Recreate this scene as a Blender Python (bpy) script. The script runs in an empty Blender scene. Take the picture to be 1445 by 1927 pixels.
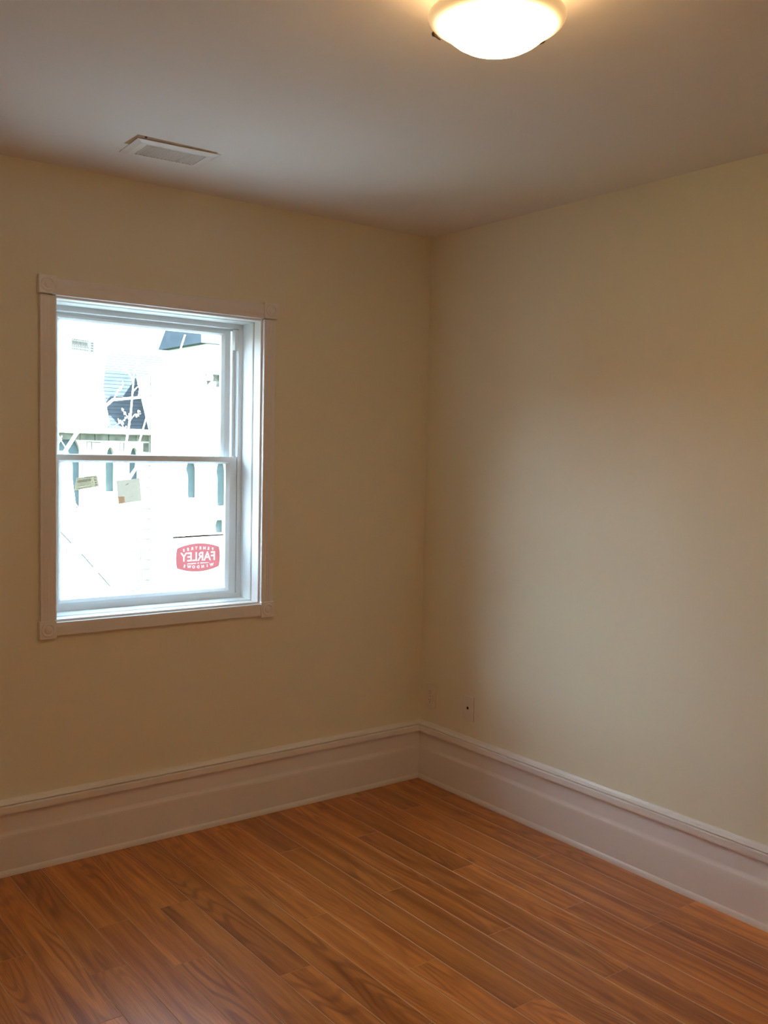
import bpy, bmesh, math, random
from mathutils import Vector, Matrix

# ------------------------------------------------------------------ camera
sc = bpy.context.scene
COL = sc.collection
CEIL = 2.44
XL, YB = -3.35, -4.10          # far side wall and back wall of the room

cam = bpy.data.cameras.new('camera')
cam.sensor_fit = 'VERTICAL'
cam.sensor_height = 24.0
cam.lens = 1818.04 / 1927.0 * 24.0
cam.clip_start, cam.clip_end = 0.05, 500
camo = bpy.data.objects.new('camera', cam)
COL.objects.link(camo)
rt = Vector((0.79683, -0.60386, 0.02043)); up = Vector((0.02122, 0.06175, 0.99787)); fw = Vector((0.60383, 0.79469, -0.06202))
camo.matrix_world = Matrix(((rt.x, up.x, -fw.x, -2.79168), (rt.y, up.y, -fw.y, -3.36893), (rt.z, up.z, -fw.z, 1.48644), (0, 0, 0, 1)))
sc.camera = camo

# ------------------------------------------------------------------ sky, sun, exposure
SKY = 10.0
SUN = 90.0
LAMP = 60.0
sc.view_settings.view_transform = 'Standard'
sc.view_settings.look = 'None'
sc.view_settings.gamma = 1.0
sc.view_settings.use_curve_mapping = False
sc.view_settings.exposure = 0.0
sc.cycles.use_denoising = True
sc.cycles.max_bounces = 14
sc.cycles.diffuse_bounces = 8
sc.cycles.transparent_max_bounces = 12
sc.cycles.sample_clamp_indirect = 0.0
sc.cycles.caustics_reflective = False
sc.cycles.caustics_refractive = False

w = bpy.data.worlds.new('sky'); sc.world = w; w.use_nodes = True
wn = w.node_tree.nodes; wl = w.node_tree.links
bg = wn['Background']
tc = wn.new('ShaderNodeTexCoord'); sx = wn.new('ShaderNodeSeparateXYZ'); cr = wn.new('ShaderNodeValToRGB')
wl.new(tc.outputs['Generated'], sx.inputs[0]); wl.new(sx.outputs['Z'], cr.inputs[0]); wl.new(cr.outputs[0], bg.inputs[0])
cr.color_ramp.elements[0].position = 0.0; cr.color_ramp.elements[0].color = (0.62, 0.82, 1.0, 1)
cr.color_ramp.elements[1].position = 0.9; cr.color_ramp.elements[1].color = (0.50, 0.74, 1.0, 1)
bg.inputs[1].default_value = SKY

sl = bpy.data.lights.new('sun', 'SUN'); sl.energy = SUN; sl.angle = math.radians(1.0); sl.color = (0.79, 0.97, 1.12)
so = bpy.data.objects.new('sun', sl); COL.objects.link(so)
so.rotation_euler = Vector((-0.55, 0.45, -0.60)).to_track_quat('-Z', 'Y').to_euler()
so.location = (8, -12, 14)

# ------------------------------------------------------------------ materials
def mat(name, color, rough=0.5, metal=0.0, emit=None, estr=0.0, bump=0.0, bscale=60.0, var=0.0, spec=0.5, coat=0.0):
    m = bpy.data.materials.new(name); m.use_nodes = True
    n = m.node_tree.nodes; l = m.node_tree.links; b = n['Principled BSDF']
    b.inputs['Base Color'].default_value = (*color, 1); b.inputs['Roughness'].default_value = rough
    b.inputs['Metallic'].default_value = metal; b.inputs['Specular IOR Level'].default_value = spec
    b.inputs['Coat Weight'].default_value = coat
    if emit: b.inputs['Emission Color'].default_value = (*emit, 1); b.inputs['Emission Strength'].default_value = estr
    t = n.new('ShaderNodeTexCoord'); no = n.new('ShaderNodeTexNoise')
    no.inputs['Scale'].default_value = bscale; no.inputs['Detail'].default_value = 4
    l.new(t.outputs['Object'], no.inputs['Vector'])
    if bump:
        bp = n.new('ShaderNodeBump'); bp.inputs['Strength'].default_value = bump; bp.inputs['Distance'].default_value = 0.002
        l.new(no.outputs['Fac'], bp.inputs['Height']); l.new(bp.outputs[0], b.inputs['Normal'])
    if var:
        mx = n.new('ShaderNodeMix'); mx.data_type = 'RGBA'
        mx.inputs[6].default_value = (*[c * (1 - var) for c in color], 1); mx.inputs[7].default_value = (*[min(1, c * (1 + var)) for c in color], 1)
        l.new(no.outputs['Fac'], mx.inputs[0]); l.new(mx.outputs[2], b.inputs['Base Color'])
    return m

M = {}
M['wall'] = mat('cream_wall_paint', (0.80, 0.76, 0.61), 0.65, bump=0.12, bscale=260, spec=0.3)
M['ceil'] = mat('ceiling_paint', (0.80, 0.77, 0.735), 0.8, bump=0.15, bscale=180, spec=0.2)
M['trim'] = mat('white_trim_paint', (0.80, 0.775, 0.76), 0.38, bump=0.05, bscale=40)
M['vinyl'] = mat('white_vinyl', (0.78, 0.82, 0.83), 0.35, bump=0.02, bscale=30)
M['vent'] = mat('white_register_enamel', (0.78, 0.76, 0.72), 0.4, bump=0.02)
M['tan'] = mat('bare_plaster_edge', (0.42, 0.27, 0.14), 0.9, var=0.45, bscale=60)
M['duct'] = mat('register_inside', (0.42, 0.37, 0.29), 0.7, var=0.15, bscale=25)
M['dark'] = mat('black_hole', (0.01, 0.01, 0.01), 0.6)
M['bronze'] = mat('dark_bronze', (0.10, 0.07, 0.04), 0.4, 0.8)
M['plate'] = mat('outlet_plate_plastic', (0.78, 0.73, 0.65), 0.4)
M['gap'] = mat('floor_underlay', (0.05, 0.03, 0.02), 0.9)
M['stone'] = mat('limestone', (0.62, 0.60, 0.52), 0.9, bump=0.8, bscale=6, var=0.2)
M['stone2'] = mat('dressed_cream_stone', (0.68, 0.64, 0.52), 0.85, var=0.1, bscale=4)
M['darkened'] = mat('darkened_stone', (0.105, 0.10, 0.08), 0.95, bump=0.8, bscale=7, var=0.8, spec=0.05)  # stone coloured darker; on the wing it stands in for ledge shade
M['mortar'] = mat('mortar', (0.30, 0.29, 0.27), 0.95, var=0.1)
M['slate'] = mat('dark_slate', (0.036, 0.041, 0.048), 0.9, var=0.4, bscale=5, spec=0.05)
M['slate2'] = mat('pale_slate', (0.066, 0.076, 0.086), 0.9, var=0.35, bscale=3, spec=0.05)
M['leaded'] = mat('leaded_glass', (0.078, 0.100, 0.105), 0.8, var=0.25, bscale=8, spec=0.05)
M['bark'] = mat('pale_bark', (0.62, 0.57, 0.50), 0.8, bump=0.5, bscale=30, var=0.15)
M['bud'] = mat('budding_leaf', (0.60, 0.55, 0.38), 0.7, var=0.2)
M['ground'] = mat('grass', (0.055, 0.085, 0.035), 0.95, bump=0.5, bscale=8, var=0.3)
M['pad'] = mat('added_asphalt', (0.20, 0.20, 0.19), 0.95, bump=0.4, bscale=8, var=0.1)
M['brick'] = mat('added_dark_brick', (0.10, 0.045, 0.03), 0.9, var=0.3, bscale=12)
M['needles'] = mat('dark_needles', (0.02, 0.04, 0.018), 0.9, var=0.4, bscale=5)
M['darkbark'] = mat('added_dark_bark', (0.06, 0.045, 0.035), 0.9)
M['white'] = mat('white_render', (0.82, 0.82, 0.82), 0.9, var=0.03)
M['cable'] = mat('black_cable', (0.03, 0.03, 0.03), 0.7)
M['render'] = mat('outside_wall_render', (0.5, 0.48, 0.44), 0.9)
M['brass'] = mat('brushed_nickel', (0.5, 0.48, 0.45), 0.3, 1.0)

def glass_mat():
    m = bpy.data.materials.new('clear_pane_glass'); m.use_nodes = True
    n = m.node_tree.nodes; l = m.node_tree.links; n.clear()
    o = n.new('ShaderNodeOutputMaterial'); t = n.new('ShaderNodeBsdfTransparent'); g = n.new('ShaderNodeBsdfGlossy'); mx = n.new('ShaderNodeMixShader'); f = n.new('ShaderNodeMath'); lw = n.new('ShaderNodeLayerWeight'); pw = n.new('ShaderNodeMath')
    t.inputs[0].default_value = (0.965, 0.985, 0.98, 1); g.inputs['Roughness'].default_value = 0.02; lw.inputs['Blend'].default_value = 0.5; pw.operation = 'POWER'; pw.inputs[1].default_value = 4.5; f.operation = 'MULTIPLY_ADD'; f.inputs[1].default_value = 0.9; f.inputs[2].default_value = 0.035; l.new(lw.outputs['Facing'], pw.inputs[0]); l.new(pw.outputs[0], f.inputs[0])
    l.new(f.outputs[0], mx.inputs[0]); l.new(t.outputs[0], mx.inputs[1]); l.new(g.outputs[0], mx.inputs[2]); l.new(mx.outputs[0], o.inputs[0])
    return m
M['glass'] = glass_mat()

def film_mat(name, color, thru=0.5, mottled=0.0):
    """paper or film stuck on glass: part of the light comes through it"""
    m = bpy.data.materials.new(name); m.use_nodes = True
    n = m.node_tree.nodes; l = m.node_tree.links; n.clear()
    o = n.new('ShaderNodeOutputMaterial'); d = n.new('ShaderNodeBsdfDiffuse'); t = n.new('ShaderNodeBsdfTranslucent'); mx = n.new('ShaderNodeMixShader')
    d.inputs[0].default_value = (*color, 1); t.inputs[0].default_value = (*color, 1); mx.inputs[0].default_value = thru
    if mottled:
        tcn = n.new('ShaderNodeTexCoord'); no = n.new('ShaderNodeTexNoise'); no.inputs['Scale'].default_value = 90
        mc = n.new('ShaderNodeMix'); mc.data_type = 'RGBA'
        mc.inputs[6].default_value = (*[c * (1 - mottled) for c in color], 1); mc.inputs[7].default_value = (*[c * (1 + mottled) for c in color], 1)
        l.new(tcn.outputs['Object'], no.inputs['Vector']); l.new(no.outputs['Fac'], mc.inputs[0]); l.new(mc.outputs[2], d.inputs[0]); l.new(mc.outputs[2], t.inputs[0])
    l.new(d.outputs[0], mx.inputs[1]); l.new(t.outputs[0], mx.inputs[2]); l.new(mx.outputs[0], o.inputs[0])
    return m
M['paper'] = film_mat('cream_paper', (0.36, 0.31, 0.25), mottled=0.08)
M['paper2'] = film_mat('yellowed_paper', (0.33, 0.28, 0.19), mottled=0.12)
M['paper3'] = film_mat('pale_paper', (0.48, 0.43, 0.37), mottled=0.05)
M['whitefilm'] = film_mat('white_film', (0.92, 0.92, 0.92), 0.8)
M['red'] = film_mat('red_print', (0.53, 0.150, 0.155), mottled=0.06)
M['ink'] = film_mat('grey_ink', (0.26, 0.24, 0.22), 0.9)
M['ink2'] = film_mat('dark_ink', (0.08, 0.075, 0.07))
M['opaque'] = mat('opaque_grey_ink', (0.16, 0.14, 0.14), 0.7)
M['orange'] = film_mat('orange_print', (0.80, 0.52, 0.36), 0.9, mottled=0.2)
M['letter'] = film_mat('white_lettering', (0.95, 0.95, 0.9), 0.7)

def lamp_glass():
    m = bpy.data.materials.new('frosted_lamp_glass'); m.use_nodes = True
    n = m.node_tree.nodes; l = m.node_tree.links; b = n['Principled BSDF']
    b.inputs['Base Color'].default_value = (0.9, 0.85, 0.75, 1); b.inputs['Roughness'].default_value = 0.35
    t = n.new('ShaderNodeTexCoord'); s = n.new('ShaderNodeSeparateXYZ'); cx = n.new('ShaderNodeCombineXYZ'); le = n.new('ShaderNodeVectorMath'); le.operation = 'LENGTH'
    l.new(t.outputs['Object'], s.inputs[0]); l.new(s.outputs[0], cx.inputs[0]); l.new(s.outputs[1], cx.inputs[1]); l.new(cx.outputs[0], le.inputs[0])
    # the bulbs sit over the middle of the bowl, the flared rim stays dimmer and yellower
    mr = n.new('ShaderNodeMapRange'); mr.inputs['From Min'].default_value = 0.088; mr.inputs['From Max'].default_value = 0.140
    mr.inputs['To Min'].default_value = 1.0; mr.inputs['To Max'].default_value = 0.0; mr.interpolation_type = 'SMOOTHSTEP'
    l.new(le.outputs['Value'], mr.inputs['Value'])
    pw = n.new('ShaderNodeMath'); pw.operation = 'POWER'; pw.inputs[1].default_value = 2.6; l.new(mr.outputs[0], pw.inputs[0])
    ml = n.new('ShaderNodeMath'); ml.operation = 'MULTIPLY_ADD'; ml.inputs[1].default_value = LAMP; ml.inputs[2].default_value = 0.62; l.new(pw.outputs[0], ml.inputs[0])
    b.inputs['Emission Color'].default_value = (1.0, 0.59, 0.24, 1)
    l.new(ml.outputs[0], b.inputs['Emission Strength'])
    return m
M['lamp'] = lamp_glass()
M['lamp_in'] = mat('lamp_glass_inside', (0.85, 0.8, 0.7), 0.5, emit=(1.0, 0.62, 0.28), estr=9.0)

def wood_mat():
    m = bpy.data.materials.new('oak_laminate'); m.use_nodes = True
    n = m.node_tree.nodes; l = m.node_tree.links; b = n['Principled BSDF']
    t = n.new('ShaderNodeTexCoord'); oi = n.new('ShaderNodeObjectInfo')
    off = n.new('ShaderNodeMath'); off.operation = 'MULTIPLY'; off.inputs[1].default_value = 97.0; l.new(oi.outputs['Random'], off.inputs[0])
    def vec(sxx, syy, extra):
        mp = n.new('ShaderNodeVectorMath'); mp.operation = 'MULTIPLY'; mp.inputs[1].default_value = (sxx, syy, 1); l.new(t.outputs['Object'], mp.inputs[0])
        c = n.new('ShaderNodeCombineXYZ'); l.new(off.outputs[0], c.inputs[2]); c.inputs[0].default_value = extra
        a = n.new('ShaderNodeVectorMath'); a.operation = 'ADD'; l.new(mp.outputs[0], a.inputs[0]); l.new(c.outputs[0], a.inputs[1])
        return a
    v1 = vec(8.0, 0.95, 3.1)
    n1 = n.new('ShaderNodeTexNoise'); n1.inputs['Scale'].default_value = 1.0; n1.inputs['Detail'].default_value = 1.6; n1.inputs['Roughness'].default_value = 0.4
    l.new(v1.outputs[0], n1.inputs['Vector'])
    k = n.new('ShaderNodeMath'); k.operation = 'MULTIPLY'; k.inputs[1].default_value = 110.0; l.new(n1.outputs['Fac'], k.inputs[0])
    s = n.new('ShaderNodeMath'); s.operation = 'SINE'; l.new(k.outputs[0], s.inputs[0])
    mr = n.new('ShaderNodeMapRange'); mr.inputs['From Min'].default_value = -0.2; mr.inputs['From Max'].default_value = 1.0; l.new(s.outputs[0], mr.inputs['Value'])
    # how strongly the rings show varies over the board
    v2 = vec(7.0, 2.0, 31.7)
    n2 = n.new('ShaderNodeTexNoise'); n2.inputs['Scale'].default_value = 1.0; n2.inputs['Detail'].default_value = 2; l.new(v2.outputs[0], n2.inputs['Vector'])
    am = n.new('ShaderNodeMapRange'); am.inputs['From Min'].default_value = 0.40; am.inputs['From Max'].default_value = 0.62; am.inputs['To Min'].default_value = 0.05; am.inputs['To Max'].default_value = 0.58
    l.new(n2.outputs['Fac'], am.inputs['Value'])
    ring = n.new('ShaderNodeMath'); ring.operation = 'MULTIPLY'; l.new(mr.outputs[0], ring.inputs[0]); l.new(am.outputs[0], ring.inputs[1])
    # fine pores
    v3 = vec(420.0, 11.0, 5.0)
    n3 = n.new('ShaderNodeTexNoise'); n3.inputs['Scale'].default_value = 1.0; n3.inputs['Detail'].default_value = 2; l.new(v3.outputs[0], n3.inputs['Vector'])
    # broad streaks
    v4 = vec(26.0, 0.9, 57.0)
    n4 = n.new('ShaderNodeTexNoise'); n4.inputs['Scale'].default_value = 1.0; n4.inputs['Detail'].default_value = 3; l.new(v4.outputs[0], n4.inputs['Vector'])
    c1 = n.new('ShaderNodeValToRGB'); l.new(n4.outputs['Fac'], c1.inputs[0])
    c1.color_ramp.elements[0].position = 0.32; c1.color_ramp.elements[0].color = (0.38, 0.118, 0.026, 1)
    c1.color_ramp.elements[1].position = 0.66; c1.color_ramp.elements[1].color = (0.68, 0.26, 0.062, 1)
    mx = n.new('ShaderNodeMix'); mx.data_type = 'RGBA'; mx.inputs[7].default_value = (0.21, 0.055, 0.014, 1)
    l.new(c1.outputs[0], mx.inputs[6]); l.new(ring.outputs[0], mx.inputs[0])
    pr = n.new('ShaderNodeMapRange'); pr.inputs['From Min'].default_value = 0.35; pr.inputs['From Max'].default_value = 0.65; pr.inputs['To Min'].default_value = 0.86; pr.inputs['To Max'].default_value = 1.12
    l.new(n3.outputs['Fac'], pr.inputs['Value'])
    tn = n.new('ShaderNodeMapRange'); tn.inputs['To Min'].default_value = 0.80; tn.inputs['To Max'].default_value = 1.18; l.new(oi.outputs['Random'], tn.inputs['Value'])
    pm = n.new('ShaderNodeMath'); pm.operation = 'MULTIPLY'; l.new(pr.outputs[0], pm.inputs[0]); l.new(tn.outputs[0], pm.inputs[1])
    vm = n.new('ShaderNodeVectorMath'); vm.operation = 'SCALE'; l.new(mx.outputs[2], vm.inputs[0]); l.new(pm.outputs[0], vm.inputs['Scale'])
    l.new(vm.outputs[0], b.inputs['Base Color'])
    b.inputs['Roughness'].default_value = 0.30; b.inputs['Specular IOR Level'].default_value = 0.5
    bp = n.new('ShaderNodeBump'); bp.inputs['Strength'].default_value = 0.12; bp.inputs['Distance'].default_value = 0.0006
    l.new(n3.outputs['Fac'], bp.inputs['Height']); l.new(bp.outputs[0], b.inputs['Normal'])
    return m
M['wood'] = wood_mat()
M['bevel'] = mat('lit_worn_plank_edge', (0.68, 0.41, 0.24), 0.5, var=0.15)  # worn bevel, coloured paler to carry the window light its edge catches

# ------------------------------------------------------------------ helpers
def tag(o, label=None, cat=None, group=None, kind=None):
    if label: o['label'] = label
    if cat: o['category'] = cat
    if group: o['group'] = group
    if kind: o['kind'] = kind
    return o

def link(name, me, m, parent=None, loc=(0, 0, 0)):
    o = bpy.data.objects.new(name, me); COL.objects.link(o); o.location = loc
    for x in (m if isinstance(m, (list, tuple)) else [m]):
        if me.materials.get(x.name) is None: me.materials.append(x)
    if parent: o.parent = parent
    return o

def obj(name, bm, m, parent=None, loc=(0, 0, 0), smooth=False):
    bmesh.ops.recalc_face_normals(bm, faces=bm.faces)
    me = bpy.data.meshes.new(name)
    if smooth:
        for f in bm.faces: f.smooth = True
    bm.to_mesh(me); bm.free()
    return link(name, me, m, parent, loc)

def empty(name, loc=(0, 0, 0), parent=None):
    o = bpy.data.objects.new(name, None); COL.objects.link(o); o.location = loc; o.empty_display_size = 0.1
    if parent: o.parent = parent
    return o

def box(bm, x0, x1, y0, y1, z0, z1, bev=0.0):
    if x0 > x1: x0, x1 = x1, x0
    if y0 > y1: y0, y1 = y1, y0
    if z0 > z1: z0, z1 = z1, z0
    v = [bm.verts.new(p) for p in ((x0, y0, z0), (x1, y0, z0), (x1, y1, z0), (x0, y1, z0), (x0, y0, z1), (x1, y0, z1), (x1, y1, z1), (x0, y1, z1))]
    fs = [bm.faces.new([v[i] for i in q]) for q in ((0, 3, 2, 1), (4, 5, 6, 7), (0, 1, 5, 4), (1, 2, 6, 5), (2, 3, 7, 6), (3, 0, 4, 7))]
    if bev:
        es = list({e for f in fs for e in f.edges})
        bmesh.ops.bevel(bm, geom=es, offset=bev, segments=2, affect='EDGES', profile=0.6)
    return bm

def B(*a, bev=0.0):
    bm = bmesh.new(); box(bm, *a, bev=bev); return bm

def rings(bm, loops, closed=True, cap=True):
    """skin successive vertex loops"""
    vl = [[bm.verts.new(p) for p in lp] for lp in loops]
    n = len(vl[0])
    pairs = list(zip(vl, vl[1:])) + ([(vl[-1], vl[0])] if closed else [])
    for a, b in pairs:
        for i in range(n):
            bm.faces.new((a[i], a[(i + 1) % n], b[(i + 1) % n], b[i]))
    if cap and not closed:
        bm.faces.new(vl[0]); bm.faces.new(vl[-1])
    return bm

def rect_sweep(x0, x1, z0, z1, prof, wl=1, wr=1, wb=1, wt=1):
    """closed profile [(inset, y)] mitred round a rectangle in the xz plane"""
    bm = bmesh.new()
    def corner(cx, cz, sx_, sz_, kx, kz): return [(cx + sx_ * i * kx, y, cz + sz_ * i * kz) for i, y in prof]
    return rings(bm, [corner(x0, z0, 1, 1, wl, wb), corner(x1, z0, -1, 1, wr, wb), corner(x1, z1, -1, -1, wr, wt), corner(x0, z1, 1, -1, wl, wt)])

def prism(poly, y0, y1):
    """polygon in xz pushed from y0 to y1"""
    bm = bmesh.new()
    a = [bm.verts.new((x, y0, z)) for x, z in poly]; b = [bm.verts.new((x, y1, z)) for x, z in poly]
    bm.faces.new(a); bm.faces.new(b[::-1])
    for i in range(len(a)): bm.faces.new((a[i], b[i], b[(i + 1) % len(a)], a[(i + 1) % len(a)]))
    return bm

def lathe(prof, n=64, cx=0, cy=0, cz=0):
    bm = bmesh.new(); L = []
    for i in range(n):
        a = 2 * math.pi * i / n
        L.append([bm.verts.new((cx + r * math.cos(a), cy + r * math.sin(a), cz + z)) for r, z in prof])
    for i in range(n):
        a, b = L[i], L[(i + 1) % n]
        for j in range(len(prof) - 1): bm.faces.new((a[j], b[j], b[j + 1], a[j + 1]))
    bmesh.ops.remove_doubles(bm, verts=bm.verts, dist=1e-5)
    return bm

def tube(bm, pts, radii, n=7):
    pts = [Vector(p) for p in pts]; loops = []
    for i, p in enumerate(pts):
        d = (pts[min(i + 1, len(pts) - 1)] - pts[max(i - 1, 0)]).normalized()
        a = d.cross(Vector((0.3, 1, 0.1))).normalized(); b = d.cross(a)
        loops.append([p + (a * math.cos(2 * math.pi * k / n) + b * math.sin(2 * math.pi * k / n)) * radii[i] for k in range(n)])
    return rings(bm, loops, closed=False)

def cyl(axis, c, r, h0, h1, n=20):
    """disc solid along axis 'x' from h0 to h1"""
    bm = bmesh.new(); lo = []
    for h in (h0, h1):
        lo.append([(h, c[0] + r * math.cos(2 * math.pi * k / n), c[1] + r * math.sin(2 * math.pi * k / n)) if axis == 'x' else
                   (c[0] + r * math.cos(2 * math.pi * k / n), h, c[1] + r * math.sin(2 * math.pi * k / n)) for k in range(n)])
    return rings(bm, lo, closed=False)

# ------------------------------------------------------------------ room shell
OX0, OX1, OZ0, OZ1 = -1.666, -0.861, 0.875, 1.992      # clear opening inside the window liner
T = 0.25
g = 0.014
bm = bmesh.new()
box(bm, XL - T, OX0 - g, 0, T, -0.15, CEIL + 0.15)
box(bm, OX1 + g, T, 0, T, -0.15, CEIL + 0.15)
box(bm, OX0 - g, OX1 + g, 0, T, -0.15, OZ0 - g)
box(bm, OX0 - g, OX1 + g, 0, T, OZ1 + g, CEIL + 0.15)
bmesh.ops.remove_doubles(bm, verts=bm.verts, dist=1e-5)
tag(obj('wall_left', bm, M['wall']), 'cream painted wall with the window in it', 'wall', kind='structure')
tag(obj('wall_right', B(0, T, YB - T, 0, -0.15, CEIL + 0.15), M['wall']), 'plain cream wall lit by the window, right of the corner', 'wall', kind='structure')
bm = bmesh.new()
DX0, DX1, DZ = -2.05, -1.25, 2.03
box(bm, XL - T, DX0, YB - T, YB, -0.15, CEIL + 0.15); box(bm, DX1, 0, YB - T, YB, -0.15, CEIL + 0.15); box(bm, DX0, DX1, YB - T, YB, DZ, CEIL + 0.15); box(bm, DX0, DX1, YB - T, YB, -0.15, 0)
tag(obj('wall_back', bm, M['wall']), 'cream wall with the door, behind the viewer', 'wall', kind='structure')
tag(obj('wall_near', B(XL - T, XL, YB, 0, -0.15, CEIL + 0.15), M['wall']), 'plain cream wall facing the right-hand wall', 'wall', kind='structure')

# ceiling with the rough cut-out round the air register
HX0, HX1, HY0, HY1 = -1.583, -1.31, -0.496, -0.385
bm = bmesh.new()
box(bm, XL, HX0, YB, 0, CEIL, CEIL + 0.12); box(bm, HX1, 0, YB, 0, CEIL, CEIL + 0.12)
box(bm, HX0, HX1, YB, HY0, CEIL, CEIL + 0.12); box(bm, HX0, HX1, HY1, 0, CEIL, CEIL + 0.12)
bmesh.ops.remove_doubles(bm, verts=bm.verts, dist=1e-5)
ceil = tag(obj('ceiling', bm, M['ceil']), 'off-white painted ceiling with a cut-out at the air register', 'ceiling', kind='structure')
obj('cutout_lining', B(HX0 - 0.001, HX1 + 0.001, HY0 - 0.001, HY1 + 0.001, CEIL + 0.001, CEIL + 0.03), M['tan'], ceil)['label'] = 'brown bare edge showing in the ceiling cut-out'
obj('screw_hole', lathe([(0, 0), (0.0035, 0), (0.0035, 0.004), (0, 0.004)], 10, -1.553, -0.487, CEIL - 0.002), M['dark'], ceil)

# floor: slab with separate oak laminate planks laid parallel to the right-hand wall
floor = tag(obj('floor', B(XL, 0, YB, 0, -0.15, -0.011), M['gap']), 'red-brown oak laminate plank floor', 'floor', kind='structure')
def plank(x0, x1, y0, y1):
    w_, L_ = (x1 - x0) / 2 - 0.0002, (y1 - y0) / 2 - 0.0002
    c = 0.0014; bm = bmesh.new()
    lo = [(-w_, -L_, -0.011), (w_, -L_, -0.011), (w_, L_, -0.011), (-w_, L_, -0.011)]
    mi = [(-w_, -L_, -c), (w_, -L_, -c), (w_, L_, -c), (-w_, L_, -c)]
    e = 0.0008; hi = [(-w_ + c, -L_ + e, 0), (w_ - c, -L_ + e, 0), (w_ - c, L_ - e, 0), (-w_ + c, L_ - e, 0)]
    rings(bm, [lo, mi, hi], closed=False)
    bm.faces.ensure_lookup_table()
    for f in bm.faces:
        if abs(f.normal.z) < 0.99: f.material_index = 0
    o = obj('plank', bm, [M['wood'], M['bevel']], floor, ((x0 + x1) / 2, (y0 + y1) / 2, 0))
    for p in o.data.polygons:
        if 0.1 < p.normal.z < 0.95: p.material_index = 1
rnd = random.Random(7)
P = 0.1075; JX = -1.836
known = {0: -0.79, 1: -0.543, 2: -0.88, 3: -1.75, 4: -1.10, 5: -0.30, 6: -0.862, 7: -1.28, 8: -1.60, 9: -0.855, 10: -1.27, 11: -0.42, 12: -0.857, 13: -1.285, 14: -0.30, 15: -0.95, 16: -1.5}
PL = 1.22
for n_ in range(-15, 18):
    a, b = JX + n_ * P, JX + (n_ + 1) * P
    a, b = max(a, XL + 0.004), min(b, -0.004)
    if b - a < 0.02: continue
    j = known.get(n_, -rnd.uniform(0.1, PL))
    ys = [j + k * PL for k in range(-5, 3)]
    ys = sorted([y for y in ys if YB + 0.06 < y < -0.06] + [YB + 0.004, -0.004])
    for y0, y1 in zip(ys, ys[1:]): plank(a, b, y0, y1)

# ------------------------------------------------------------------ baseboards
BOARD = [(0, 0), (0.0135, 0), (0.0135, 0.133), (0.0128, 0.141), (0.0095, 0.152), (0.0085, 0.157), (0.0085, 0.222), (0, 0.222)]
SHOE = [(0.0136, 0), (0.0195, 0), (0.0192, 0.008), (0.0175, 0.015), (0.0150, 0.0195), (0.0136, 0.021)]
CAPL = [(0, 0.2195), (0.021, 0.2195), (0.0245, 0.222), (0.0255, 0.228), (0.0255, 0.243), (0.0245, 0.2468), (0.021, 0.2485), (0, 0.2485)]
CAPU = [(0, 0.2518), (0.0215, 0.2518), (0.0215, 0.2530), (0.016, 0.2555), (0.009, 0.2585), (0.006, 0.264), (0.0045, 0.267), (0, 0.267)]
def base_run(name, p0, p1, inward, label, m0=1, m1=1):
    """p0->p1 along a wall; inward = unit normal into the room; m = 1 mitre for inside corner, 0 square end"""
    root = tag(empty(name, (0, 0, 0)), label, 'baseboard', kind='structure')
    p0, p1, nv = Vector((*p0, 0)), Vector((*p1, 0)), Vector((*inward, 0)); d = (p1 - p0).normalized()
    for nm, prof in (('board', BOARD), ('shoe_moulding', SHOE), ('lower_cap_moulding', CAPL), ('upper_cap_moulding', CAPU)):
        bm = bmesh.new()
        rings(bm, [[p0 + nv * o_ + d * (o_ * m0) + Vector((0, 0, z)) for o_, z in prof], [p1 + nv * o_ - d * (o_ * m1) + Vector((0, 0, z)) for o_, z in prof]], closed=False)
        obj(nm, bm, M['trim'], root)
    return root
base_run('baseboard_left', (XL, 0), (0, 0), (0, -1), 'tall white stepped baseboard under the window wall')
base_run('baseboard_right', (0, 0), (0, YB), (-1, 0), 'tall white stepped baseboard along the right-hand wall')
base_run('baseboard_near', (XL, YB), (XL, 0), (1, 0), 'tall white stepped baseboard on the wall opposite the right-hand wall')
base_run('baseboard_back', (DX1 + 0.07, YB), (0, YB), (0, 1), 'tall white stepped baseboard beside the door', m0=0)
base_run('baseboard_back_2', (XL, YB), (DX0 - 0.07, YB), (0, 1), 'tall white stepped baseboard on the far side of the door', m1=0)

# door behind the viewer
door = tag(empty('door_1', ((DX0 + DX1) / 2, YB, 0)), 'white panelled door in the wall behind the viewer', 'door', kind='structure')
dx = (DX0 + DX1) / 2
obj('door_leaf', B(DX0 + 0.023 - dx, DX1 - 0.023 - dx, -0.06, -0.02, 0.006, DZ - 0.023), M['trim'], door)
for zz0, zz1 in ((0.2, 0.95), (1.1, 1.85)):
    for s in (-1, 1):
        obj('door_panel', B(min(s * 0.05, s * 0.3), max(s * 0.05, s * 0.3), -0.02, -0.012, zz0, zz1, bev=0.004), M['trim'], door)
obj('door_frame', rect_sweep(DX0 - dx, DX1 - dx, -0.02, DZ, [(0, -0.2), (0.02, -0.2), (0.02, 0), (0, 0)], wb=0.9), M['trim'], door)
obj('door_casing', prism([(DX0 - dx - 0.065, 0), (DX0 - dx, 0), (DX0 - dx, DZ), (DX1 - dx, DZ), (DX1 - dx, 0), (DX1 - dx + 0.065, 0), (DX1 - dx + 0.065, DZ + 0.065), (DX0 - dx - 0.065, DZ + 0.065)], 0.0, 0.018), M['trim'], door)
kb = lathe([(0, 0), (0.024, 0.0), (0.024, 0.006), (0.010, 0.010), (0.010, 0.03), (0.024, 0.038), (0.027, 0.05), (0.02, 0.062), (0, 0.066)], 24)
bmesh.ops.rotate(kb, verts=kb.verts, matrix=Matrix.Rotation(-math.pi / 2, 3, 'X'))
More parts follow.
